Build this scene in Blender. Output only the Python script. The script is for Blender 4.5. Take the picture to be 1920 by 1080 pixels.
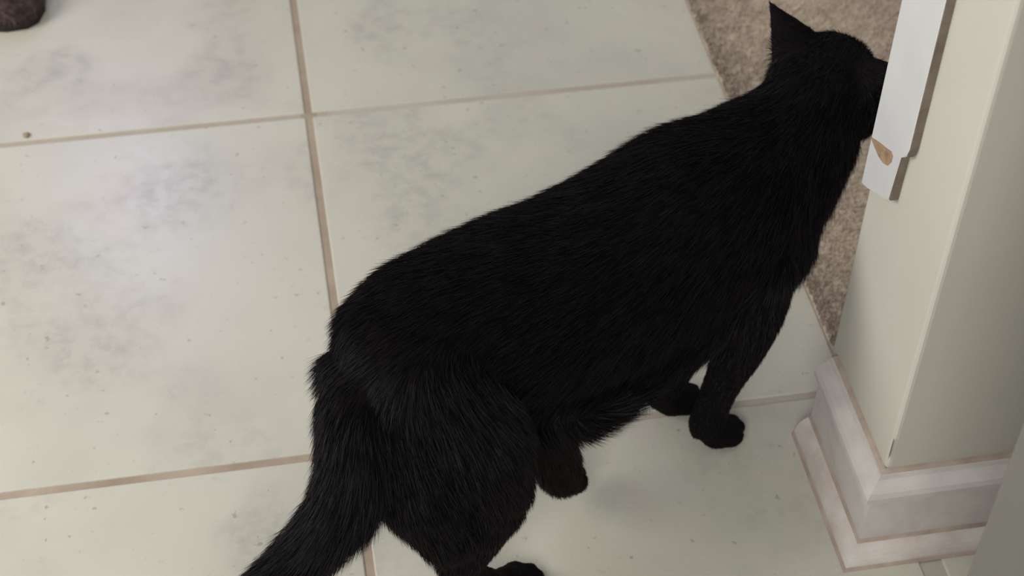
import bpy, bmesh, math, random
import numpy as np
from mathutils import Vector, Matrix, Euler

for o in list(bpy.data.objects):
    bpy.data.objects.remove(o, do_unlink=True)
scene = bpy.context.scene
COL = scene.collection
random.seed(7)
rng = np.random.default_rng(7)

# ------------------------------------------------------------------ camera
CAM = Vector((-0.0329, -1.3524, 1.1073))
PITCH, YAW, ROLL, FPX = math.radians(45.542), math.radians(10.620), math.radians(1.151), 3083.1
fw = Vector((math.sin(YAW) * math.cos(PITCH), math.cos(YAW) * math.cos(PITCH), -math.sin(PITCH)))
r0 = Vector((math.cos(YAW), -math.sin(YAW), 0))
u0 = r0.cross(fw)
rt = r0 * math.cos(ROLL) + u0 * math.sin(ROLL)
up = -r0 * math.sin(ROLL) + u0 * math.cos(ROLL)
cd = bpy.data.cameras.new('camera')
cam = bpy.data.objects.new('camera', cd)
COL.objects.link(cam)
cam.matrix_world = Matrix(((rt.x, up.x, -fw.x, CAM.x), (rt.y, up.y, -fw.y, CAM.y), (rt.z, up.z, -fw.z, CAM.z), (0, 0, 0, 1)))
cd.sensor_width = 36.0
cd.lens = FPX / 1920 * 36.0
cd.clip_start = 0.02
cd.dof.use_dof = True
cd.dof.focus_distance = 1.20
cd.dof.aperture_fstop = 8.5
scene.camera = cam

# ------------------------------------------------------------------ light
world = bpy.data.worlds.new('room_light')
scene.world = world
world.use_nodes = True
bg = world.node_tree.nodes['Background']
bg.inputs[0].default_value = (1.0, 0.975, 0.94, 1)
bg.inputs[1].default_value = 0.34

def area(name, loc, target, size, sizey, power, color):
    ld = bpy.data.lights.new(name, 'AREA')
    ld.shape = 'RECTANGLE'
    ld.size, ld.size_y = size, sizey
    ld.energy, ld.color = power, color
    o = bpy.data.objects.new(name, ld)
    COL.objects.link(o)
    o.location = loc
    o.rotation_euler = (Vector(target) - Vector(loc)).to_track_quat('-Z', 'Y').to_euler()
    return o

# big window on the left of the room, and a small high window far across it
area('window_light', (-1.45, -0.36, 1.10), (-0.15, -0.58, 0.05), 0.8, 0.8, 19, (1.0, 0.975, 0.93))
area('rear_fill_light', (-0.75, -2.65, 1.8), (0.2, -0.6, 0.1), 1.1, 1.1, 29, (1.0, 0.98, 0.94))  # unseen fill added behind the camera to brighten the front wall face
area('far_window_light', (-0.44, 2.2, 2.05), (-0.17, -0.1, 0.0), 0.30, 0.30, 3.8, (0.46, 0.42, 1.0))

vs = scene.view_settings
vs.view_transform = 'Standard'
vs.look = 'None'
vs.exposure = 0.0
vs.gamma = 1.0
vs.use_curve_mapping = False


# ------------------------------------------------------------------ helpers
def lin(c):
    return tuple((v / 255 / 12.92) if v / 255 <= 0.04045 else ((v / 255 + 0.055) / 1.055) ** 2.4 for v in c) + (1.0,)


def material(name, color, rough=0.6, spec=0.5):
    m = bpy.data.materials.new(name)
    m.use_nodes = True
    b = m.node_tree.nodes['Principled BSDF']
    b.inputs['Base Color'].default_value = color
    b.inputs['Roughness'].default_value = rough
    b.inputs['Specular IOR Level'].default_value = spec
    return m, m.node_tree, b


def noise(nt, coord, scale, detail=4, rough=0.55, dist=0.0):
    n = nt.nodes.new('ShaderNodeTexNoise')
    n.inputs['Scale'].default_value = scale
    n.inputs['Detail'].default_value = detail
    n.inputs['Roughness'].default_value = rough
    n.inputs['Distortion'].default_value = dist
    nt.links.new(coord, n.inputs['Vector'])
    return n.outputs['Fac']


def ramp(nt, fac, stops):
    n = nt.nodes.new('ShaderNodeValToRGB')
    e = n.color_ramp.elements
    while len(e) < len(stops):
        e.new(0.5)
    for el, (p, c) in zip(e, stops):
        el.position = p
        el.color = c
    nt.links.new(fac, n.inputs['Fac'])
    return n.outputs['Color']


def mix(nt, fac, a, b, mode='MIX'):
    n = nt.nodes.new('ShaderNodeMix')
    n.data_type = 'RGBA'
    n.blend_type = mode
    for sock, v in ((n.inputs[0], fac), (n.inputs[6], a), (n.inputs[7], b)):
        if hasattr(v, 'links'):
            nt.links.new(v, sock)
        else:
            sock.default_value = v
    return n.outputs[2]


def bump(nt, bsdf, height, strength, dist):
    n = nt.nodes.new('ShaderNodeBump')
    n.inputs['Strength'].default_value = strength
    n.inputs['Distance'].default_value = dist
    nt.links.new(height, n.inputs['Height'])
    nt.links.new(n.outputs['Normal'], bsdf.inputs['Normal'])


def coords(nt, kind='Object', per_object=False):
    t = nt.nodes.new('ShaderNodeTexCoord')
    out = t.outputs[kind]
    if per_object:
        oi = nt.nodes.new('ShaderNodeObjectInfo')
        s = nt.nodes.new('ShaderNodeVectorMath')
        s.operation = 'SCALE'
        s.inputs[0].default_value = (37.0, 53.0, 19.0)
        nt.links.new(oi.outputs['Random'], s.inputs['Scale'])
        a = nt.nodes.new('ShaderNodeVectorMath')
        a.operation = 'ADD'
        nt.links.new(out, a.inputs[0])
        nt.links.new(s.outputs[0], a.inputs[1])
        out = a.outputs[0]
    return out


def W(v):
    return (v, v, v, 1)


def link(name, me, mat=None, parent=None):
    o = bpy.data.objects.new(name, me)
    COL.objects.link(o)
    if mat is not None and not me.materials:
        me.materials.append(mat)
    if parent is not None:
        o.parent = parent
    return o


def from_bm(name, bm, mat=None, parent=None, smooth=False):
    bmesh.ops.recalc_face_normals(bm, faces=bm.faces)
    me = bpy.data.meshes.new(name)
    bm.to_mesh(me)
    bm.free()
    if smooth:
        me.polygons.foreach_set('use_smooth', [True] * len(me.polygons))
    return link(name, me, mat, parent)


def add_box(bm, lo, hi, bevel=0.0, seg=2):
    g = bmesh.ops.create_cube(bm, size=1.0)
    for v in g['verts']:
        v.co = Vector([(lo[i] + hi[i]) / 2 + v.co[i] * (hi[i] - lo[i]) for i in range(3)])
    if bevel:
        es = list({e for v in g['verts'] for e in v.link_edges})
        bmesh.ops.bevel(bm, geom=es, offset=bevel, segments=seg, profile=0.5, affect='EDGES')


def box(name, lo, hi, mat, parent=None, bevel=0.0, seg=2):
    bm = bmesh.new()
    add_box(bm, lo, hi, bevel, seg)
    return from_bm(name, bm, mat, parent)


def tag(o, label=None, cat=None, group=None, kind=None):
    if label:
        o['label'] = label
    if cat:
        o['category'] = cat
    if group:
        o['group'] = group
    if kind:
        o['kind'] = kind
    return o


def empty(name, loc=(0, 0, 0), rz=0.0):
    o = bpy.data.objects.new(name, None)
    COL.objects.link(o)
    o.location = loc
    o.rotation_euler = (0, 0, rz)
    o.empty_display_size = 0.05
    return o


def sweep(name, profile, path, mat, parent=None, closed_caps=True):
    """extrude a closed 2D profile (out, z) along a horizontal mitred path; 'out' is to the right of travel."""
    bm = bmesh.new()
    rings = []
    n = len(path)
    for i, p in enumerate(path):
        p = Vector(p)
        if i == 0:
            d = (Vector(path[1]) - p).normalized()
            m = Vector((d.y, -d.x))
        elif i == n - 1:
            d = (p - Vector(path[-2])).normalized()
            m = Vector((d.y, -d.x))
        else:
            d1 = (p - Vector(path[i - 1])).normalized()
            d2 = (Vector(path[i + 1]) - p).normalized()
            n1, n2 = Vector((d1.y, -d1.x)), Vector((d2.y, -d2.x))
            m = (n1 + n2).normalized()
            m = m / m.dot(n1)
        rings.append([bm.verts.new((p.x + m.x * a, p.y + m.y * a, z)) for a, z in profile])
    k = len(profile)
    for i in range(n - 1):
        for j in range(k):
            bm.faces.new((rings[i][j], rings[i][(j + 1) % k], rings[i + 1][(j + 1) % k], rings[i + 1][j]))
    bm.faces.new(rings[0])
    bm.faces.new(rings[-1][::-1])
    return from_bm(name, bm, mat, parent)


# ------------------------------------------------------------------ materials
# glazed stone-look tile: cream with grey clouds and small pits
m_tile, nt, b = material('tile', lin((205, 203, 190)), 0.3, 0.5)
c = coords(nt, 'Object', True)
cloud = noise(nt, c, 5.0, 3, 0.5)
fine = noise(nt, c, 50, 5, 0.75)
pits = noise(nt, c, 120, 2, 0.5)
big = noise(nt, c, 4.2, 3, 0.55)
base = ramp(nt, cloud, [(0.32, lin((199, 197, 185))), (0.46, lin((207, 205, 192))), (0.60, lin((211, 209, 195))), (0.74, lin((207, 200, 187)))])
# where the grey clouding sits in the tiles around the cat (x, y, radius in metres)
CLOUDS = [(-0.233, -0.276, 0.10), (-0.254, -0.167, 0.10), (-0.141, -0.100, 0.10), (0.075, -0.085, 0.11), (0.071, -0.165, 0.10), (0.188, 0.116, 0.10), (0.077, 0.133, 0.09), (-0.254, 0.117, 0.05), (-0.084, 0.081, 0.06), (0.316, -0.573, 0.09), (-0.088, -0.524, 0.06)]
pos = nt.nodes.new('ShaderNodeNewGeometry').outputs['Position']


def tmath(op, a, v):
    n = nt.nodes.new('ShaderNodeMath')
    n.operation = op
    for s_, q in zip(n.inputs, (a, v)):
        if hasattr(q, 'links'):
            nt.links.new(q, s_)
        else:
            s_.default_value = q
    return n.outputs[0]


near_c = None
for cx_, cy_, cr_ in CLOUDS:
    dn = nt.nodes.new('ShaderNodeVectorMath')
    dn.operation = 'DISTANCE'
    nt.links.new(pos, dn.inputs[0])
    dn.inputs[1].default_value = (cx_, cy_, 0)
    w_ = tmath('SUBTRACT', 1.0, tmath('DIVIDE', dn.outputs['Value'], cr_))
    near_c = w_ if near_c is None else tmath('MAXIMUM', near_c, w_)
near_c = tmath('MULTIPLY', tmath('MAXIMUM', near_c, 0.0), 0.27)
big = tmath('ADD', tmath('SUBTRACT', big, 0.10), near_c)
greym = ramp(nt, big, [(0.44, W(0)), (0.60, W(1))])
base = mix(nt, mix(nt, 1.0, greym, W(0.26), 'MULTIPLY'), base, lin((180, 178, 168)))
spots = ramp(nt, fine, [(0.45, W(0)), (0.60, W(0.62))])
f1 = mix(nt, 1.0, greym, spots, 'MULTIPLY')
base = mix(nt, f1, base, lin((181, 179, 170)))
spots2 = ramp(nt, fine, [(0.62, W(0)), (0.72, W(0.4))])
base = mix(nt, spots2, base, lin((172, 169, 160)))
pm = ramp(nt, pits, [(0.69, W(0)), (0.75, W(0.5))])
base = mix(nt, pm, base, lin((140, 137, 128)))
nt.links.new(base, b.inputs['Base Color'])
rr = ramp(nt, fine, [(0.3, W(0.22)), (0.7, W(0.30))])
nt.links.new(rr, b.inputs['Roughness'])
bump(nt, b, fine, 0.05, 0.001)

m_grout, nt, b = material('grout', lin((178, 160, 142)), 0.9, 0.2)
c = coords(nt)
f = noise(nt, c, 14, 5, 0.6)
gcol = ramp(nt, f, [(0.3, lin((160, 142, 126))), (0.7, lin((186, 171, 154)))])
sx = nt.nodes.new('ShaderNodeSeparateXYZ')
nt.links.new(c, sx.inputs[0])


def vmath(op, a, v):
    n = nt.nodes.new('ShaderNodeMath')
    n.operation = op
    for s_, q in zip(n.inputs, (a, v)):
        if hasattr(q, 'links'):
            nt.links.new(q, s_)
        else:
            s_.default_value = q
    return n.outputs[0]


# soiled: the whole joint running away from the viewer, and the nearer cross joints left of it; the others stayed pale
main = vmath('LESS_THAN', vmath('ABSOLUTE', sx.outputs['X'], 0.0), 0.0085)
near = vmath('MULTIPLY', vmath('LESS_THAN', sx.outputs['Y'], -0.25), vmath('LESS_THAN', sx.outputs['X'], 0.02))
half = vmath('MULTIPLY', vmath('LESS_THAN', sx.outputs['X'], 0.02), 0.5)
soil = vmath('MAXIMUM', vmath('MAXIMUM', main, near), half)
soil = vmath('MAXIMUM', soil, ramp(nt, noise(nt, c, 5.0, 2), [(0.40, W(0.12)), (0.62, W(0.5))]))
nt.links.new(mix(nt, soil, lin((196, 192, 180)), gcol), b.inputs['Base Color'])
bump(nt, b, noise(nt, c, 300, 3), 0.3, 0.001)

m_carpet, nt, b = material('carpet_backing', lin((120, 110, 98)), 1.0, 0.1)
c = coords(nt)
nt.links.new(ramp(nt, noise(nt, c, 60, 4, 0.7), [(0.3, lin((190, 176, 158))), (0.7, lin((220, 206, 188)))]), b.inputs['Base Color'])

m_pile, nt, b = material('carpet_pile', lin((170, 158, 140)), 1.0, 0.05)
c = coords(nt)
f = noise(nt, c, 8, 4, 0.6, 0.5)
g = noise(nt, c, 160, 3, 0.7)
k1 = ramp(nt, g, [(0.25, lin((222, 208, 188))), (0.75, lin((250, 240, 222)))])
k2 = mix(nt, ramp(nt, f, [(0.40, W(0)), (0.60, W(0.7))]), k1, lin((186, 168, 158)))
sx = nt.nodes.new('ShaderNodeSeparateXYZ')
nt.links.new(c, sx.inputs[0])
edge_shade = ramp(nt, sx.outputs['X'], [(0.446, W(0.75)), (0.475, W(0.45)), (0.56, W(0))])     # shade from the cat and pile lay, painted into the pile along the tile
k2 = mix(nt, edge_shade, k2, lin((158, 142, 134)))
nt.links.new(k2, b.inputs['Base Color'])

m_wall, nt, b = material('wall_paint', lin((206, 203, 192)), 0.75, 0.25)
c = coords(nt)
nt.links.new(ramp(nt, noise(nt, c, 6, 4), [(0.3, lin((202, 199, 188))), (0.7, lin((209, 206, 195)))]), b.inputs['Base Color'])
bump(nt, b, noise(nt, c, 140, 3), 0.12, 0.002)

m_trim, nt, b = material('trim_paint', lin((214, 208, 204)), 0.45, 0.4)
c = coords(nt)
nt.links.new(ramp(nt, noise(nt, c, 30, 4, 0.6, 0.3), [(0.35, lin((205, 199, 196))), (0.6, lin((218, 213, 209)))]), b.inputs['Base Color'])
m_shoe, nt, b = material('shoe_paint', lin((226, 216, 210)), 0.45, 0.4)
c = coords(nt)
nt.links.new(ramp(nt, noise(nt, c, 26, 4, 0.6), [(0.35, lin((214, 200, 192))), (0.6, lin((232, 226, 220)))]), b.inputs['Base Color'])
m_caulk, nt, b = material('caulk', lin((176, 152, 134)), 0.8, 0.2)
c = coords(nt)
nt.links.new(ramp(nt, noise(nt, c, 40, 4), [(0.35, lin((172, 154, 142))), (0.65, lin((196, 180, 168)))]), b.inputs['Base Color'])

m_strip, nt, b = material('strip_paint', lin((214, 215, 216)), 0.5, 0.4)
c = coords(nt)
nt.links.new(ramp(nt, noise(nt, c, 18, 3), [(0.3, lin((209, 210, 211))), (0.7, lin((218, 219, 219)))]), b.inputs['Base Color'])
m_wood, nt, b = material('bare_wood', lin((176, 134, 100)), 0.8, 0.2)
c = coords(nt)
nt.links.new(ramp(nt, noise(nt, c, 120, 4), [(0.3, lin((142, 116, 92))), (0.7, lin((182, 152, 124)))]), b.inputs['Base Color'])
m_edge, nt, b = material('dark_edge', lin((120, 108, 96)), 0.85, 0.2)
c = coords(nt)
nt.links.new(ramp(nt, noise(nt, c, 60, 4), [(0.3, lin((108, 97, 86))), (0.7, lin((132, 121, 110)))]), b.inputs['Base Color'])
m_scuff, nt, b = material('scuff', lin((110, 106, 98)), 0.8, 0.2)
m_door, nt, b = material('door_paint', lin((122, 120, 115)), 0.5, 0.35)
c = coords(nt)
nt.links.new(ramp(nt, noise(nt, c, 5, 3), [(0.3, lin((119, 117, 112))), (0.7, lin((125, 123, 118)))]), b.inputs['Base Color'])
m_metal, nt, b = material('brushed_metal', lin((170, 165, 155)), 0.35, 0.5)
b.inputs['Metallic'].default_value = 1.0

m_skin, nt, b = material('cat_coat', (0.0035, 0.0026, 0.0034, 1), 0.8, 0.1)
c = coords(nt)
nt.links.new(ramp(nt, noise(nt, c, 30, 3), [(0.3, (0.0028, 0.0020, 0.0028, 1)), (0.7, (0.0045, 0.0034, 0.0042, 1))]), b.inputs['Base Color'])
m_fur, nt, b = material('cat_fur', (0.005, 0.0042, 0.0052, 1), 0.55, 0.22)
c = coords(nt)
nt.links.new(ramp(nt, noise(nt, c, 45, 3), [(0.3, (0.0030, 0.0020, 0.0029, 1)), (0.7, (0.0072, 0.0053, 0.0068, 1))]), b.inputs['Base Color'])
m_eye, nt, b = material('cat_eye', (0.45, 0.38, 0.05, 1), 0.1, 0.6)
c = coords(nt)
sep = nt.nodes.new('ShaderNodeSeparateXYZ')
nt.links.new(c, sep.inputs[0])
m_nose, nt, b = material('cat_nose', (0.02, 0.014, 0.015, 1), 0.4, 0.5)
m_pupil, nt, b = material('cat_pupil', (0.002, 0.002, 0.002, 1), 0.1, 0.6)
m_whisker, nt, b = material('cat_whisker', (0.25, 0.24, 0.24, 1), 0.4, 0.4)
m_earin, nt, b = material('cat_ear_inside', (0.022, 0.014, 0.016, 1), 0.8, 0.2)
m_slip, nt, b = material('slipper_cloth', lin((62, 50, 52)), 0.95, 0.1)
c = coords(nt)
nt.links.new(ramp(nt, noise(nt, c, 55, 4, 0.7), [(0.3, lin((68, 54, 56))), (0.7, lin((112, 96, 92)))]), b.inputs['Base Color'])
m_sole, nt, b = material('slipper_sole', lin((50, 44, 42)), 0.85, 0.2)

# ------------------------------------------------------------------ floor
T = 0.457
XC = 0.4458           # line where tile meets carpet
GR = 0.0075           # joint width
floor = box('floor', (-2.2, -2.6, -0.05), (2.0, 2.6, -0.0013), m_grout)
tag(floor, 'cream stone-look tile floor with tan grout joints', kind='structure')


def tile_mesh(name, w, h):
    bm = bmesh.new()
    add_box(bm, (-w / 2, -h / 2, -0.008), (w / 2, h / 2, 0.0), 0.0014, 2)
    bmesh.ops.recalc_face_normals(bm, faces=bm.faces)
    me = bpy.data.meshes.new(name)
    bm.to_mesh(me)
    bm.free()
    me.materials.append(m_tile)
    return me


full = tile_mesh('tile', T - GR, T - GR)
cut_w = XC - 0.004
edge = tile_mesh('tile_cut', cut_w - GR / 2, T - GR)
for j in range(-6, 5):
    yc = T * (j + 0.5)
    for i in range(-5, 1):
        if i == 0:
            o = link('tile', edge, None, floor)
            o.location = (cut_w / 2 + GR / 4, yc, 0)
        else:
            o = link('tile', full, None, floor)
            o.location = (T * (i + 0.5), yc, 0)
            if (i + j) % 2 == 0:
                o.rotation_euler.z = math.pi          # laid turned about, as tilers do
# tile goes on under and in front of the partition wall (near side of the opening)
slab = tile_mesh('tile_beyond', T - GR, T - GR)
for j in range(-6, -1):
    for i in range(1, 4):
        o = link('tile', slab, None, floor)
        o.location = (T * (i + 0.5), T * (j + 0.5), 0)

# ------------------------------------------------------------------ carpet
carpet = box('carpet', (XC - 0.003, -0.475, -0.002), (2.0, 2.6, 0.004), m_carpet)
tag(carpet, 'taupe cut-pile carpet starting at the tile edge behind the wall', 'carpet')


def blades(name, P, D, L, Wd, Nrm, mat, parent, bend=None, seg=2):
    """thin tapered strands: P roots, D directions, L lengths, Wd widths, Nrm surface normals"""
    n = len(P)
    D = D / np.linalg.norm(D, axis=1, keepdims=True)
    rnd = rng.normal(size=(n, 3))
    S = np.cross(D, rnd)
    S /= np.linalg.norm(S, axis=1, keepdims=True) + 1e-9
    if bend is None:
        bend = np.zeros((n, 3))
    mid = P + D * (L * 0.5)[:, None] + bend * 0.25
    tip = P + D * L[:, None] + bend
    w = Wd[:, None]
    V = np.stack([P - S * w / 2, P + S * w / 2, mid + S * w * 0.42, mid - S * w * 0.42, tip], 1).reshape(-1, 3)
    base = (np.arange(n) * 5)[:, None]
    quad = base + np.array([[0, 1, 2, 3]])
    tri = base + np.array([[3, 2, 4]])
    loops = np.concatenate([quad, tri], 1).reshape(-1)
    starts = np.stack([np.arange(n) * 7, np.arange(n) * 7 + 4], 1).reshape(-1)
    me = bpy.data.meshes.new(name)
    me.vertices.add(len(V))
    me.vertices.foreach_set('co', V.astype(np.float32).reshape(-1))
    me.loops.add(len(loops))
    me.loops.foreach_set('vertex_index', loops.astype(np.int32))
    me.polygons.add(len(starts))
    me.polygons.foreach_set('loop_start', starts.astype(np.int32))
    me.update(calc_edges=True)
    me.validate()
    me.materials.append(mat)
    return link(name, me, None, parent)


NP = 170000
px = XC - 0.004 + rng.random(NP) ** 1.3 * 0.95
py = -0.47 + rng.random(NP) * 1.5
P = np.stack([px, py, np.full(NP, 0.003)], 1)
clump = np.stack([np.sin(px * 190 + np.sin(py * 70) * 2), np.cos(py * 150 + np.sin(px * 90) * 2), np.zeros(NP)], 1)
D = np.stack([rng.normal(0, 0.3, NP), rng.normal(0, 0.3, NP), np.ones(NP)], 1) + clump * 0.22
LP, WP = rng.uniform(0.004, 0.008, NP), rng.uniform(0.0010, 0.0017, NP)
# coarser pile over the rest of the room
NQ = 150000
qx, qy = XC - 0.003 + rng.random(NQ) * 1.555, -0.47 + rng.random(NQ) * 3.06
far_ = ~((qx < XC + 0.55) & (qy < 1.0))
qx, qy = qx[far_], qy[far_]
NQ = len(qx)
P = np.concatenate([P, np.stack([qx, qy, np.full(NQ, 0.003)], 1)])
D = np.concatenate([D, np.stack([rng.normal(0, 0.3, NQ), rng.normal(0, 0.3, NQ), np.ones(NQ)], 1)])
LP = np.concatenate([LP, rng.uniform(0.005, 0.009, NQ)])
WP = np.concatenate([WP, rng.uniform(0.0028, 0.0042, NQ)])
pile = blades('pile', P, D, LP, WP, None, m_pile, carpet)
tag(pile, 'taupe carpet pile', kind='stuff')

# ------------------------------------------------------------------ partition wall with its end face
XW, YW, YF = 0.4047, -0.6172, -0.4827
XR = 1.6
bm = bmesh.new()
add_box(bm, (XW, YW, 0.0), (XR, YF, 2.44))
ve = [e for e in bm.edges if abs(e.verts[0].co.x - XW) < 1e-5 and abs(e.verts[1].co.x - XW) < 1e-5
      and abs(e.verts[0].co.y - e.verts[1].co.y) < 1e-5]
bmesh.ops.bevel(bm, geom=ve, offset=0.004, segments=3, profile=0.5, affect='EDGES')
wall = from_bm('wall_right', bm, m_wall, None)
tag(wall, 'cream painted partition wall ending in a square corner', kind='structure')
side = box('wall_side', (0.915, -2.6, 0), (1.035, -1.365, 2.44), m_wall)
tag(side, 'cream painted side wall the grey door hangs on', kind='structure')

# scuff at the wall corner just above the baseboard
bm = bmesh.new()
prof = [(0.0, 0), (0.0018, 0.004), (0.0022, 0.010), (0.0012, 0.018), (0.0, 0.024), (-0.0012, 0.014), (-0.0013, 0.006)]
vsx = [bm.verts.new((XW + 0.0006 + a * 0.5, YW + 0.0006 + a, 0.108 + z)) for a, z in prof]
ret = [bm.verts.new((v.co.x - 0.0008, v.co.y - 0.0008, v.co.z)) for v in vsx]
bm.faces.new(ret)
bm.faces.new(vsx[::-1])
for i in range(len(prof)):
    j = (i + 1) % len(prof)
    bm.faces.new((vsx[i], vsx[j], ret[j], ret[i]))
sc = from_bm('corner_dent', bm, m_scuff, wall)
sc['label'] = 'dark dent in the wall corner'

# baseboards: flat board, cap moulding and quarter-round shoe, mitred at the near corner
flat = [(0, 0), (0.012, 0), (0.012, 0.0745), (0, 0.0745)]
cap = [(0, 0.074), (0.0165, 0.074), (0.018, 0.0755), (0.018, 0.081), (0.016, 0.085), (0.012, 0.0885), (0.0075, 0.0915), (0.006, 0.0945), (0, 0.0945)]
shoe = [(0.0118, 0.0005)] + [(0.0118 + 0.0132 * math.sin(a), 0.0005 + 0.019 * math.cos(a)) for a in np.linspace(0, math.pi / 2, 8)]
caulk_top = [(0, 0.094), (0.0056, 0.094), (0.002, 0.0958), (0, 0.0962)]
caulk_floor = [(0.012, 0.0001), (0.0275, 0.0001), (0.0262, 0.0015), (0.0245, 0.0024), (0.012, 0.0024)]
caulk_mid = [(0.0118, 0.019), (0.0145, 0.0192), (0.0132, 0.0208), (0.0118, 0.0218)]
YE = -0.497


def base_run(name, label, path_in):
    o = sweep(name, flat, path_in, m_trim)
    tag(o, label, kind='structure')
    sweep('cap_moulding', cap, path_in, m_trim, o)
    sweep('shoe_moulding', shoe, path_in, m_shoe, o)
    sweep('caulk_line', caulk_top, path_in, m_caulk, o)
    sweep('caulk_line', caulk_floor, path_in, m_caulk, o)
    sweep('caulk_line', caulk_mid, path_in, m_caulk, o)
    return o


def mitred(name, label, a, corner, b_, first):
    """run a-corner only (or corner-b_) but mitred against the neighbour: sweep the L and keep one leg"""
    o = None
    pieces = [(name, flat, m_trim), ('cap_moulding', cap, m_trim), ('shoe_moulding', shoe, m_shoe),
              ('caulk_line', caulk_top, m_caulk), ('caulk_line', caulk_floor, m_caulk), ('caulk_line', caulk_mid, m_caulk)]
    for nm, prof, mt in pieces:
        bm = bmesh.new()
        rings = []
        pa, pc, pb = Vector(a), Vector(corner), Vector(b_)
        d1, d2 = (pc - pa).normalized(), (pb - pc).normalized()
        n1, n2 = Vector((d1.y, -d1.x)), Vector((d2.y, -d2.x))
        m = (n1 + n2).normalized()
        m = m / m.dot(n1)
        ends = [(pa, n1), (pc, m)] if first else [(pc, m), (pb, n2)]
        for p, dv in ends:
            rings.append([bm.verts.new((p.x + dv.x * q, p.y + dv.y * q, z)) for q, z in prof])
        k = len(prof)
        for j in range(k):
            bm.faces.new((rings[0][j], rings[0][(j + 1) % k], rings[1][(j + 1) % k], rings[1][j]))
        bm.faces.new(rings[0])
        bm.faces.new(rings[1][::-1])
        ob = from_bm(nm, bm, mt, o)
        if o is None:
            o = ob
    return tag(o, label, kind='structure')


A, Cn, B = (XW, YE), (XW, YW), (XR, YW)
mitred('baseboard_left', 'white baseboard with cap and shoe moulding on the wall end', A, Cn, B, True)
mitred('baseboard_front', 'white baseboard along the front of the wall behind the grey door', A, Cn, B, False)
base_run('baseboard_far', 'white baseboard on the carpet side of the wall', [(XR, YF), (XW + 0.03, YF)])

# ------------------------------------------------------------------ white strip on the wall end, chipped near its lower end
guard = empty('corner_guard', (XW, YF, 0.27))
tag(guard, 'narrow white strip on the wall end with a brown chipped spot', 'corner guard')
TH = 0.007
out = [(0.0, 0.0070), (0.0, 1.6), (-0.0620, 1.6), (-0.0620, 0.0920), (-0.0600, 0.0850), (-0.0560, 0.0800), (-0.0520, 0.0785),
       (-0.0505, 0.0340), (-0.0440, 0.0315), (-0.0302, 0.0224), (-0.0120, 0.0125), (-0.0040, 0.0080)]
bm = bmesh.new()
fr = [bm.verts.new((-TH, y, z)) for y, z in out]
bk = [bm.verts.new((0, y, z)) for y, z in out]
bm.faces.new(fr)
bm.faces.new(bk[::-1])
for i in range(len(out)):
    j = (i + 1) % len(out)
    bm.faces.new((fr[i], fr[j], bk[j], bk[i]))
bmesh.ops.bevel(bm, geom=[e for e in bm.edges if all(abs(v.co.x + TH) < 1e-6 for v in e.verts)], offset=0.0012, segments=2, profile=0.5, affect='EDGES')
strip = from_bm('strip', bm, m_strip, guard)
strip.data.materials.append(m_edge)
for f_ in strip.data.polygons:                 # the edge towards the near corner gets a darker grey-brown
    if f_.normal.y < -0.75:
        f_.material_index = 1
chip = [(-0.0014, 0.0530), (-0.0042, 0.0545), (-0.0145, 0.0597), (-0.0278, 0.0652), (-0.0369, 0.0696), (-0.0408, 0.0685), (-0.0405, 0.0627),
        (-0.0360, 0.0553), (-0.0286, 0.0513), (-0.0190, 0.0497), (-0.0102, 0.0505), (-0.0030, 0.0515)]
bm = bmesh.new()
fr = [bm.verts.new((-TH - 0.0004, y, z)) for y, z in chip]
bk = [bm.verts.new((-TH + 0.0006, y, z)) for y, z in chip]
bm.faces.new(fr)
bm.faces.new(bk[::-1])
for i in range(len(chip)):
    j = (i + 1) % len(chip)
    bm.faces.new((fr[i], fr[j], bk[j], bk[i]))
ch = from_bm('chipped_spot', bm, m_wood, guard)
ch['label'] = 'brown chipped spot'

# ------------------------------------------------------------------ open door leaf at the right
DX, DY, DA, DW = 0.362, -0.8172, math.radians(-45), 0.76
door = box('door_1', (0, 0, 0.012), (DW, 0.035, 2.04), m_door, None, 0.0015, 2)
door.location = (DX, DY, 0)
door.rotation_euler = (0, 0, DA)
tag(door, 'plain grey door leaf standing open in front of the wall', kind='structure')
bm = bmesh.new()
for rad, dep, off in ((0.026, 0.008, 0.004), (0.010, 0.04, 0.026)):
    bmesh.ops.create_cone(bm, segments=24, radius1=rad, radius2=rad, depth=dep, cap_ends=True,
                          matrix=Matrix.Translation((0.07, -off, 0.98)) @ Matrix.Rotation(math.pi / 2, 4, 'X'))
bmesh.ops.create_uvsphere(bm, u_segments=20, v_segments=12, radius=0.026, matrix=Matrix.Translation((0.07, -0.056, 0.98)))
from_bm('door_knob', bm, m_metal, door, True)
for hz in (0.25, 1.02, 1.8):
    bm = bmesh.new()
    bmesh.ops.create_cone(bm, segments=12, radius1=0.006, radius2=0.006, depth=0.09, cap_ends=True,
                          matrix=Matrix.Translation((DW, -0.005, hz)))
    add_box(bm, (DW - 0.03, -0.002, hz - 0.045), (DW - 0.002, 0.001, hz + 0.045))
    from_bm('hinge', bm, m_metal, door)

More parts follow.
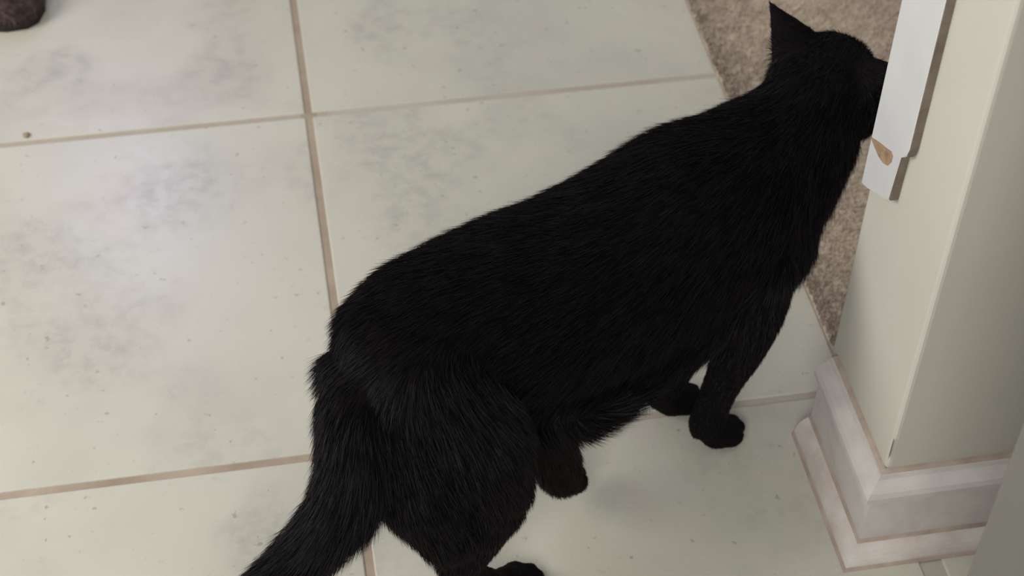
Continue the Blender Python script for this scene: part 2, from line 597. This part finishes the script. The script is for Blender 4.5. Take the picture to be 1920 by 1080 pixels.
# ------------------------------------------------------------------ the black cat
# limb and trunk chains in metres: centre x, y, z, half width, half height; then hair length and comb direction
CAT = {
    'torso': ([(0.0027, -0.5551, 0.2080, 0.0250, 0.0270), (0.0151, -0.5503, 0.2110, 0.0430, 0.0450), (0.0346, -0.5393, 0.2060, 0.0560, 0.0580), (0.0800, -0.5138, 0.1960, 0.0670, 0.0680), (0.1286, -0.4932, 0.1900, 0.0730, 0.0740), (0.1834, -0.4717, 0.1860, 0.0760, 0.0760), (0.2406, -0.4462, 0.1890, 0.0770, 0.0790), (0.2896, -0.4227, 0.1980, 0.0750, 0.0810), (0.3323, -0.4009, 0.2080, 0.0670, 0.0700), (0.3648, -0.3809, 0.2210, 0.0550, 0.0570), (0.3883, -0.3665, 0.2340, 0.0470, 0.0470), (0.4045, -0.3538, 0.2460, 0.0420, 0.0420)], 0.016, -1),
    'chest': ([(0.3047, -0.4173, 0.1500, 0.0550, 0.0500), (0.3418, -0.4130, 0.1650, 0.0560, 0.0540), (0.3584, -0.4047, 0.1900, 0.0470, 0.0470), (0.3812, -0.3899, 0.2150, 0.0410, 0.0410), (0.4070, -0.3635, 0.2250, 0.0360, 0.0360)], 0.014, -1),
    'head': ([(0.3920, -0.3630, 0.2400, 0.0380, 0.0360), (0.4110, -0.3450, 0.2460, 0.0460, 0.0430), (0.4280, -0.3270, 0.2440, 0.0440, 0.0410), (0.4450, -0.3110, 0.2360, 0.0310, 0.0280), (0.4560, -0.2990, 0.2290, 0.0220, 0.0200), (0.4630, -0.2920, 0.2260, 0.0140, 0.0130)], 0.007, -1),
    'belly': ([(0.0901, -0.5261, 0.1500, 0.0400, 0.0350), (0.1445, -0.5046, 0.1350, 0.0480, 0.0400), (0.1951, -0.4910, 0.1270, 0.0460, 0.0340), (0.2527, -0.4691, 0.1320, 0.0470, 0.0370), (0.2973, -0.4491, 0.1420, 0.0470, 0.0420)], 0.018, -1),
    'pouch': ([(0.1485, -0.5330, 0.1120, 0.0260, 0.0220), (0.1771, -0.5251, 0.1020, 0.0260, 0.0200), (0.2006, -0.5219, 0.1070, 0.0210, 0.0170), (0.2255, -0.5149, 0.1180, 0.0160, 0.0140)], 0.021, 1),
    'haunch': ([(0.0261, -0.5721, 0.1900, 0.0380, 0.0380), (0.0342, -0.5927, 0.1580, 0.0360, 0.0420), (0.0451, -0.6100, 0.1300, 0.0340, 0.0380), (0.0584, -0.6255, 0.1050, 0.0260, 0.0290)], 0.011, 1),
    'rthigh': ([(0.0531, -0.5636, 0.2050, 0.0520, 0.0460), (0.0701, -0.5786, 0.1650, 0.0500, 0.0560), (0.0835, -0.5947, 0.1380, 0.0440, 0.0520), (0.0916, -0.6075, 0.1170, 0.0320, 0.0380), (0.0816, -0.6194, 0.0950, 0.0240, 0.0270), (0.0685, -0.6322, 0.0780, 0.0190, 0.0210)], 0.011, 1),
    'rshank': ([(0.0658, -0.6334, 0.0720, 0.0190, 0.0190), (0.0705, -0.6372, 0.0580, 0.0160, 0.0160), (0.0832, -0.6349, 0.0360, 0.0155, 0.0155), (0.0990, -0.6290, 0.0200, 0.0170, 0.0140), (0.1096, -0.6227, 0.0150, 0.0185, 0.0125), (0.1149, -0.6193, 0.0125, 0.0170, 0.0110)], 0.005, 1),
    'lthigh': ([(0.0530, -0.5011, 0.1900, 0.0450, 0.0500), (0.1008, -0.5111, 0.1500, 0.0420, 0.0500), (0.1371, -0.5241, 0.1200, 0.0330, 0.0380), (0.1469, -0.5379, 0.1050, 0.0240, 0.0270), (0.1530, -0.5427, 0.0850, 0.0200, 0.0200)], 0.011, 1),
    'lshank': ([(0.1519, -0.5411, 0.0880, 0.0200, 0.0200), (0.1569, -0.5416, 0.0660, 0.0185, 0.0185), (0.1608, -0.5409, 0.0470, 0.0185, 0.0185), (0.1630, -0.5404, 0.0360, 0.0185, 0.0165), (0.1670, -0.5368, 0.0320, 0.0175, 0.0145)], 0.01, 1),
    'rfore': ([(0.3307, -0.4495, 0.1650, 0.0400, 0.0450), (0.3300, -0.4673, 0.1300, 0.0300, 0.0330), (0.3226, -0.4805, 0.1000, 0.0205, 0.0235), (0.3111, -0.4878, 0.0700, 0.0155, 0.0170), (0.3029, -0.4922, 0.0400, 0.0148, 0.0153), (0.2998, -0.4968, 0.0220, 0.0165, 0.0150), (0.3064, -0.4962, 0.0150, 0.0185, 0.0125), (0.3141, -0.4929, 0.0125, 0.0175, 0.0110)], 0.005, 1),
    'lfore': ([(0.2989, -0.3800, 0.1650, 0.0400, 0.0450), (0.3043, -0.4125, 0.1200, 0.0280, 0.0300), (0.2897, -0.4445, 0.0900, 0.0200, 0.0220), (0.2775, -0.4555, 0.0500, 0.0150, 0.0155), (0.2694, -0.4547, 0.0240, 0.0160, 0.0150), (0.2751, -0.4540, 0.0150, 0.0185, 0.0125), (0.2866, -0.4512, 0.0125, 0.0175, 0.0110)], 0.005, 1),
    'tail': ([(0.0095, -0.5506, 0.2100, 0.0240, 0.0260), (0.0030, -0.5711, 0.2020, 0.0270, 0.0270), (0.0000, -0.5933, 0.1900, 0.0285, 0.0285), (-0.0052, -0.6125, 0.1720, 0.0275, 0.0275), (-0.0163, -0.6290, 0.1550, 0.0255, 0.0255), (-0.0338, -0.6412, 0.1400, 0.0220, 0.0220), (-0.0544, -0.6529, 0.1270, 0.0190, 0.0190), (-0.0781, -0.6661, 0.1150, 0.0170, 0.0170), (-0.1061, -0.6744, 0.1050, 0.0150, 0.0150), (-0.1333, -0.6802, 0.1000, 0.0120, 0.0120), (-0.1520, -0.6816, 0.1000, 0.0060, 0.0060)], 0.017, 1),
}
cat = empty('cat', (0.19, -0.49, 0.0))
tag(cat, 'black cat walking away over the tiles toward the wall end', 'cat')
CORG = np.array((0.19, -0.49, 0.0))


def resample(st, step=0.006):
    A = np.array(st, float)
    d = np.r_[0, np.cumsum(np.linalg.norm(np.diff(A[:, :3], axis=0), axis=1))]
    n = max(6, int(d[-1] / step))
    t = np.linspace(0, d[-1], n)
    out = np.empty((n, 5))
    # Catmull-Rom with chord parametrisation
    m = np.gradient(A, d, axis=0)
    for i, tv in enumerate(t):
        k = min(max(np.searchsorted(d, tv) - 1, 0), len(d) - 2)
        h = d[k + 1] - d[k]
        u = (tv - d[k]) / h
        out[i] = ((2 * u**3 - 3 * u**2 + 1) * A[k] + (u**3 - 2 * u**2 + u) * h * m[k]
                  + (-2 * u**3 + 3 * u**2) * A[k + 1] + (u**3 - u**2) * h * m[k + 1])
    return out


def tube(V, F, S, n=28):
    """lofted elliptic tube with rounded ends"""
    C = S[:, :3]
    Dv = np.gradient(C, axis=0)
    Dv /= np.linalg.norm(Dv, axis=1, keepdims=True)
    rings = []
    ref = None

    def frame(d, ref):
        upv = np.array((0, 0, 1.0))
        s = np.cross(d, upv)
        if ref is None:
            if np.linalg.norm(s) < 0.35:
                s = np.cross(d, np.array((0.92, 0.39, 0)))
        elif np.linalg.norm(s) < 0.5:
            s = ref - d * ref.dot(d)
        if ref is not None and s.dot(ref) < 0:
            s = -s
        s /= np.linalg.norm(s)
        return s, np.cross(s, d)
    a = np.linspace(0, 2 * np.pi, n, endpoint=False)
    ca, sa = np.cos(a), np.sin(a)
    for i in range(len(C)):
        s, v = frame(Dv[i], ref)
        ref = s
        fr = []
        if i == 0:
            for q in (80, 60, 40, 20):
                q = math.radians(q)
                fr.append((C[0] - Dv[0] * S[0, 3:].mean() * math.sin(q), math.cos(q)))
        fr.append((C[i], 1.0))
        if i == len(C) - 1:
            for q in (20, 40, 60, 80):
                q = math.radians(q)
                fr.append((C[i] + Dv[i] * S[i, 3:].mean() * math.sin(q), math.cos(q)))
        for c, k in fr:
            rings.append(c + np.outer(ca, s) * S[i, 3] * k + np.outer(sa, v) * S[i, 4] * k)
    o = len(V)
    for r in rings:
        V.extend(map(tuple, r))
    for i in range(len(rings) - 1):
        for j in range(n):
            k = (j + 1) % n
            F.append((o + i * n + j, o + i * n + k, o + (i + 1) * n + k, o + (i + 1) * n + j))
    F.append(tuple(o + j for j in range(n))[::-1])
    F.append(tuple(o + (len(rings) - 1) * n + j for j in range(n)))


def ellipsoid(V, F, c, ax, rad, n=12):
    """ax: 3 orthonormal axes (rows)"""
    S = []
    o = len(V)
    for i in range(1, n):
        th = math.pi * i / n
        for j in range(n * 2):
            ph = math.pi * j / n
            l = np.array((math.sin(th) * math.cos(ph), math.sin(th) * math.sin(ph), math.cos(th))) * rad
            V.append(tuple(np.array(c) + l @ ax))
    m = n * 2
    for i in range(n - 2):
        for j in range(m):
            k = (j + 1) % m
            F.append((o + i * m + j, o + (i + 1) * m + j, o + (i + 1) * m + k, o + i * m + k))
    F.append(tuple(o + j for j in range(m)))
    F.append(tuple(o + (n - 2) * m + j for j in range(m))[::-1])


V, F = [], []
skel_p, skel_d, skel_l, skel_r = [], [], [], []
for nm, (st, hl, sg) in CAT.items():
    S = resample(st)
    tube(V, F, S)
    Dv = np.gradient(S[:, :3], axis=0)
    Dv /= np.linalg.norm(Dv, axis=1, keepdims=True)
    skel_p.append(S[:, :3])
    skel_d.append(Dv * sg)
    ln = np.full(len(S), hl)
    if nm in ('rshank', 'rfore', 'lfore', 'lshank', 'rthigh'):     # fur gets short towards the paw
        ln = np.interp(np.linspace(0, 1, len(S)), [0, 0.45, 1], [hl * 1.5, hl, 0.0025])
    skel_l.append(ln)
    skel_r.append(S[:, 3:].mean(1))
# four toes on each paw, spread about the paw's own direction
for nm in ('rshank', 'lshank', 'rfore', 'lfore'):
    st = np.array(CAT[nm][0])
    tip, prev = st[-1, :3], st[-2, :3]
    d = tip - prev
    d[2] *= 0.5
    d /= np.linalg.norm(d)
    s = np.cross(d, (0, 0, 1.0))
    s /= np.linalg.norm(s)
    u = np.cross(s, d)
    for lat, fwd in ((-0.0128, 0.004), (-0.0045, 0.0125), (0.0045, 0.0125), (0.0128, 0.004)):
        c = tip + s * lat + d * fwd
        ellipsoid(V, F, c + u * -0.0015, np.stack([d, s, u]), np.array((0.0115, 0.0066, 0.0085)))
# cheeks, chin and brow of the head
HC = np.array((0.414, -0.343, 0.246))
HF = np.array((0.69, 0.72, 0.0)); HF /= np.linalg.norm(HF)
HL = np.array((-HF[1], HF[0], 0.0))
HU = np.array((0, 0, 1.0))
HA = np.stack([HF, HL, HU])


def H(f, l, u):
    return HC + HF * f + HL * l + HU * u


ellipsoid(V, F, H(0.020, 0.0, 0.014), HA, np.array((0.030, 0.038, 0.033)))
for sgn in (-1, 1):
    ellipsoid(V, F, H(0.020, 0.027 * sgn, -0.016), HA, np.array((0.026, 0.021, 0.021)))
    ellipsoid(V, F, H(0.052, 0.009 * sgn, -0.017), HA, np.array((0.014, 0.011, 0.010)))
    # ear: a hollow-fronted triangular flap, 6 mm thick
    b0, b1, tip = H(0.030, 0.004 * sgn, 0.032), H(-0.012, 0.041 * sgn, 0.012), H(0.014, 0.066 * sgn, 0.064 if sgn > 0 else 0.050)
    mid = H(-0.008, 0.026 * sgn, 0.036)
    nrm = np.cross(b1 - b0, tip - b0)
    nrm /= np.linalg.norm(nrm)
    if nrm.dot(HF) > 0:
        nrm = -nrm                      # back of the ear
    N = 9
    o = len(V)
    for lay in (0, 1):
        for i in range(N):
            t = i / (N - 1)
            for j in range(N):
                q = j / (N - 1)
                a_ = b0 + (tip - b0) * t
                c_ = b1 + (tip - b1) * t
                e = a_ + (c_ - a_) * q
                bow = 4 * q * (1 - q) * (1 - t) * 0.010 + 0.25 * math.sin(math.pi * t) * 0.012
                thick = 0.0035 if lay else -0.0035
                V.append(tuple(e + nrm * (bow + thick * (1 - 0.5 * t)) - (0 if t else 1) * HU * 0.008))
    for lay in (0, 1):
        for i in range(N - 1):
            for j in range(N - 1):
                q = [o + lay * N * N + i * N + j, o + lay * N * N + i * N + j + 1, o + lay * N * N + (i + 1) * N + j + 1, o + lay * N * N + (i + 1) * N + j]
                F.append(tuple(q if lay else q[::-1]))
    rim = [i * N for i in range(N)] + [(N - 1) * N + j for j in range(1, N)] + [i * N + N - 1 for i in range(N - 2, -1, -1)] + [j for j in range(N - 2, 0, -1)]
    for k in range(len(rim)):
        a_, c_ = rim[k], rim[(k + 1) % len(rim)]
        F.append((o + a_, o + c_, o + N * N + c_, o + N * N + a_))
    tipm = (b0 + b1) / 2
    ts = np.linspace(0, 1, 8)[:, None]
    skel_p.append(tipm + (tip - tipm) * ts)
    skel_d.append(np.repeat(((tip - tipm) / np.linalg.norm(tip - tipm))[None], 8, 0))
    skel_l.append(np.full(8, 0.003))
    skel_r.append(np.full(8, 0.012))

raw = bpy.data.meshes.new('raw')
raw.from_pydata([tuple(np.array(v) - CORG) for v in V], [], F)
bm = bmesh.new()
bm.from_mesh(raw)
bmesh.ops.triangulate(bm, faces=[f for f in bm.faces if len(f.verts) > 4])
bmesh.ops.recalc_face_normals(bm, faces=bm.faces)
bm.to_mesh(raw)
bm.free()
tmp = bpy.data.objects.new('raw', raw)
COL.objects.link(tmp)
md = tmp.modifiers.new('r', 'REMESH')
md.mode = 'VOXEL'
md.voxel_size = 0.0026
md2 = tmp.modifiers.new('s', 'SMOOTH')
md2.factor = 0.5
md2.iterations = 7
dg = bpy.context.evaluated_depsgraph_get()
me = bpy.data.meshes.new_from_object(tmp.evaluated_get(dg))
me.name = 'body'
bpy.data.objects.remove(tmp)
me.materials.clear()
me.materials.append(m_skin)
me.polygons.foreach_set('use_smooth', [True] * len(me.polygons))
body = link('body', me, None, cat)

# eyes, nose and whiskers
for sgn in (-1, 1):
    bm = bmesh.new()
    bmesh.ops.create_uvsphere(bm, u_segments=16, v_segments=10, radius=0.0095)
    ey = from_bm('eye', bm, m_eye, cat, True)
    ey.location = H(0.046, 0.019 * sgn, 0.002) - CORG
    bm = bmesh.new()
    bmesh.ops.create_uvsphere(bm, u_segments=12, v_segments=8, radius=0.005)
    pu = from_bm('pupil', bm, m_pupil, ey, True)
    pu.scale = (0.5, 0.5, 1.1)
    pu.location = HF * 0.008 + HL * 0.003 * sgn
bm = bmesh.new()
bmesh.ops.create_uvsphere(bm, u_segments=12, v_segments=8, radius=0.0065)
ns = from_bm('nose', bm, m_nose, cat, True)
ns.location = H(0.0665, 0, -0.012) - CORG
ns.scale = (1, 1, 0.7)
for sgn in (-1, 1):
    for q in range(6):
        pw = (H(0.055, 0.014 * sgn, -0.016 + 0.003 * (q % 3)) - CORG)[None]
        dw = (HL * sgn + HF * (0.15 + 0.2 * (q // 3)) + HU * (-0.25 + 0.22 * (q % 3)))[None]
        blades('whisker', pw, dw, np.array([0.055]), np.array([0.0007]), None, m_whisker, cat)

# coat: combed strands over the whole body
sp, sd, sl, sr = np.concatenate(skel_p) - CORG, np.concatenate(skel_d), np.concatenate(skel_l), np.concatenate(skel_r)
nv = len(me.vertices)
co = np.empty(nv * 3, np.float32)
me.vertices.foreach_get('co', co)
co = co.reshape(-1, 3).astype(float)
vn = np.empty(nv * 3, np.float32)
me.vertices.foreach_get('normal', vn)
vn = vn.reshape(-1, 3).astype(float)
me.calc_loop_triangles()
tri = np.empty(len(me.loop_triangles) * 3, np.int32)
me.loop_triangles.foreach_get('vertices', tri)
tri = tri.reshape(-1, 3)
# comb direction and length per vertex: from the chain whose surface is nearest
flow = np.zeros((nv, 3))
leng = np.zeros(nv)
for i in range(0, nv, 4000):
    dd = np.linalg.norm(co[i:i + 4000, None, :] - sp[None], axis=2)
    w = np.exp(-np.clip((dd - sr[None]) / 0.006, -4, 40))
    w /= w.sum(1, keepdims=True)
    flow[i:i + 4000] = w @ sd
    leng[i:i + 4000] = w @ sl
ta = np.linalg.norm(np.cross(co[tri[:, 1]] - co[tri[:, 0]], co[tri[:, 2]] - co[tri[:, 0]]), axis=1)
NH = 260000
pick = rng.choice(len(tri), NH, p=ta / ta.sum())
r1, r2 = np.sqrt(rng.random(NH)), rng.random(NH)
bw = np.stack([1 - r1, r1 * (1 - r2), r1 * r2], 1)
Tn = tri[pick]
P = (co[Tn] * bw[:, :, None]).sum(1)
N_ = (vn[Tn] * bw[:, :, None]).sum(1)
N_ /= np.linalg.norm(N_, axis=1, keepdims=True)
Fl = (flow[Tn] * bw[:, :, None]).sum(1)
Ln = (leng[Tn] * bw).sum(1) * rng.uniform(0.65, 1.25, NH)
Fl -= N_ * (Fl * N_).sum(1, keepdims=True)
Fl /= np.linalg.norm(Fl, axis=1, keepdims=True) + 1e-6
cl = np.stack([np.sin(P[:, 0] * 310 + P[:, 1] * 130), np.sin(P[:, 1] * 290 + P[:, 2] * 170), np.sin(P[:, 2] * 330 + P[:, 0] * 110)], 1)
D = Fl + N_ * 0.42 + rng.normal(0, 0.12, (NH, 3)) + cl * 0.05 + np.array((0, 0, -0.12))
bend = Fl * (Ln * 0.22)[:, None] + np.array((0, 0, -1.0)) * (Ln * 0.10)[:, None]
keep = (P[:, 2] > 0.004)
P, D, Ln, bend = P[keep] - N_[keep] * 0.0006, D[keep], Ln[keep], bend[keep]
# keep strand tips above the floor
Dn = D / np.linalg.norm(D, axis=1, keepdims=True)
low = P[:, 2] + Dn[:, 2] * Ln + bend[:, 2] < 0.001
Ln[low] *= 0.25
bend[low] *= 0.2
fur = blades('fur', P, D, Ln, rng.uniform(0.00028, 0.0005, len(P)), None, m_fur, cat, bend)
tag(fur, 'short dense black fur', kind='stuff')

# ------------------------------------------------------------------ dark slipper toe at the far left
slip = empty('slipper', (-0.362, 0.288, 0.0), math.radians(40))
tag(slip, 'dark brown fuzzy slipper toe at the top left on the tiles', 'slipper')


def slipper_outline(t):
    # half-width along the length 0 (toe) .. 1 (heel)
    return 0.047 * math.sqrt(max(0, 1 - (1 - min(t / 0.28, 1)) ** 2)) * (1 - 0.22 * max(0, (t - 0.35) / 0.65)) * math.sqrt(max(0, 1 - max(0, (t - 0.86) / 0.14) ** 2 * 0.98))


LS = 0.27


def slab_mesh(name, z0, z1f, grow, mat, t1=1.0, n=26):
    bm = bmesh.new()
    rings = []
    for i in range(n + 1):
        t = 0.002 + (t1 - 0.004) * i / n
        w = slipper_outline(t) + grow
        h = z1f(t)
        y = -LS * 0.42 + LS * t
        ring = []
        for k in range(17):
            a = math.pi * k / 16
            ring.append(bm.verts.new((math.cos(a) * w, y - (grow if i == 0 else 0), z0 + (h - z0) * math.sin(a) ** 0.7)))
        rings.append(ring)
    for i in range(n):
        for k in range(16):
            bm.faces.new((rings[i][k], rings[i][k + 1], rings[i + 1][k + 1], rings[i + 1][k]))
        bm.faces.new((rings[i][16], rings[i][0], rings[i + 1][0], rings[i + 1][16]))
    bm.faces.new(rings[0])
    bm.faces.new(rings[-1][::-1])
    return from_bm(name, bm, mat, slip, True)


slab_mesh('sole', 0.0005, lambda t: 0.014, 0.002, m_sole)
upper = slab_mesh('upper', 0.011, lambda t: 0.014 + 0.062 * min(1, (t / 0.5)) ** 0.55, 0.0, m_slip, 0.56)
# fuzzy nap on the upper
um = upper.data
nv = len(um.vertices)
co = np.empty(nv * 3, np.float32)
um.vertices.foreach_get('co', co)
co = co.reshape(-1, 3).astype(float)
vn = np.empty(nv * 3, np.float32)
um.vertices.foreach_get('normal', vn)
vn = vn.reshape(-1, 3).astype(float)
um.calc_loop_triangles()
tri = np.empty(len(um.loop_triangles) * 3, np.int32)
um.loop_triangles.foreach_get('vertices', tri)
tri = tri.reshape(-1, 3)
ta = np.linalg.norm(np.cross(co[tri[:, 1]] - co[tri[:, 0]], co[tri[:, 2]] - co[tri[:, 0]]), axis=1)
NN = 14000
pick = rng.choice(len(tri), NN, p=ta / ta.sum())
r1, r2 = np.sqrt(rng.random(NN)), rng.random(NN)
bw = np.stack([1 - r1, r1 * (1 - r2), r1 * r2], 1)
P = (co[tri[pick]] * bw[:, :, None]).sum(1)
N_ = (vn[tri[pick]] * bw[:, :, None]).sum(1)
D = N_ + np.array((0, -0.7, -0.3)) + rng.normal(0, 0.3, (NN, 3))
nap = blades('nap', P, D, rng.uniform(0.004, 0.008, NN), rng.uniform(0.0006, 0.001, NN), None, m_slip, upper)
tag(nap, kind='stuff')
# insole rim around the opening
bm = bmesh.new()
pts = []
for i in range(15):
    t = 0.56 + 0.42 * i / 14
    pts.append((slipper_outline(t), -LS * 0.42 + LS * t))
loop = [(x, y) for x, y in pts] + [(-x, y) for x, y in pts[::-1]]
n = len(loop)
R = []
for x, y in loop:
    k = 0.9
    R.append([bm.verts.new((x * k + 0.007 * math.cos(a) * (1 if x > 0 else -1), y, 0.020 + 0.007 * math.sin(a))) for a in np.linspace(0, 2 * math.pi, 8, endpoint=False)])
for i in range(n - 1):
    for j in range(8):
        q = (R[i][j], R[i][(j + 1) % 8], R[i + 1][(j + 1) % 8], R[i + 1][j])
        bm.faces.new(q)
from_bm('heel_rim', bm, m_slip, slip, True)

# ------------------------------------------------------------------ crumb on the grout line
bm = bmesh.new()
bmesh.ops.create_icosphere(bm, subdivisions=2, radius=0.0036)
for v in bm.verts:
    v.co *= 1 + 0.22 * math.sin(v.co.x * 2100 + v.co.y * 1500) * math.cos(v.co.z * 1900)
    v.co.z *= 0.55
m_crumb, nt, b = material('crumb', lin((168, 148, 124)), 0.9, 0.1)
crumb = from_bm('crumb', bm, m_crumb, None, True)
crumb.location = (-0.2896, 0.0103, 0.0016)
tag(crumb, 'small brown crumb on the tiles at the far left', 'crumb')
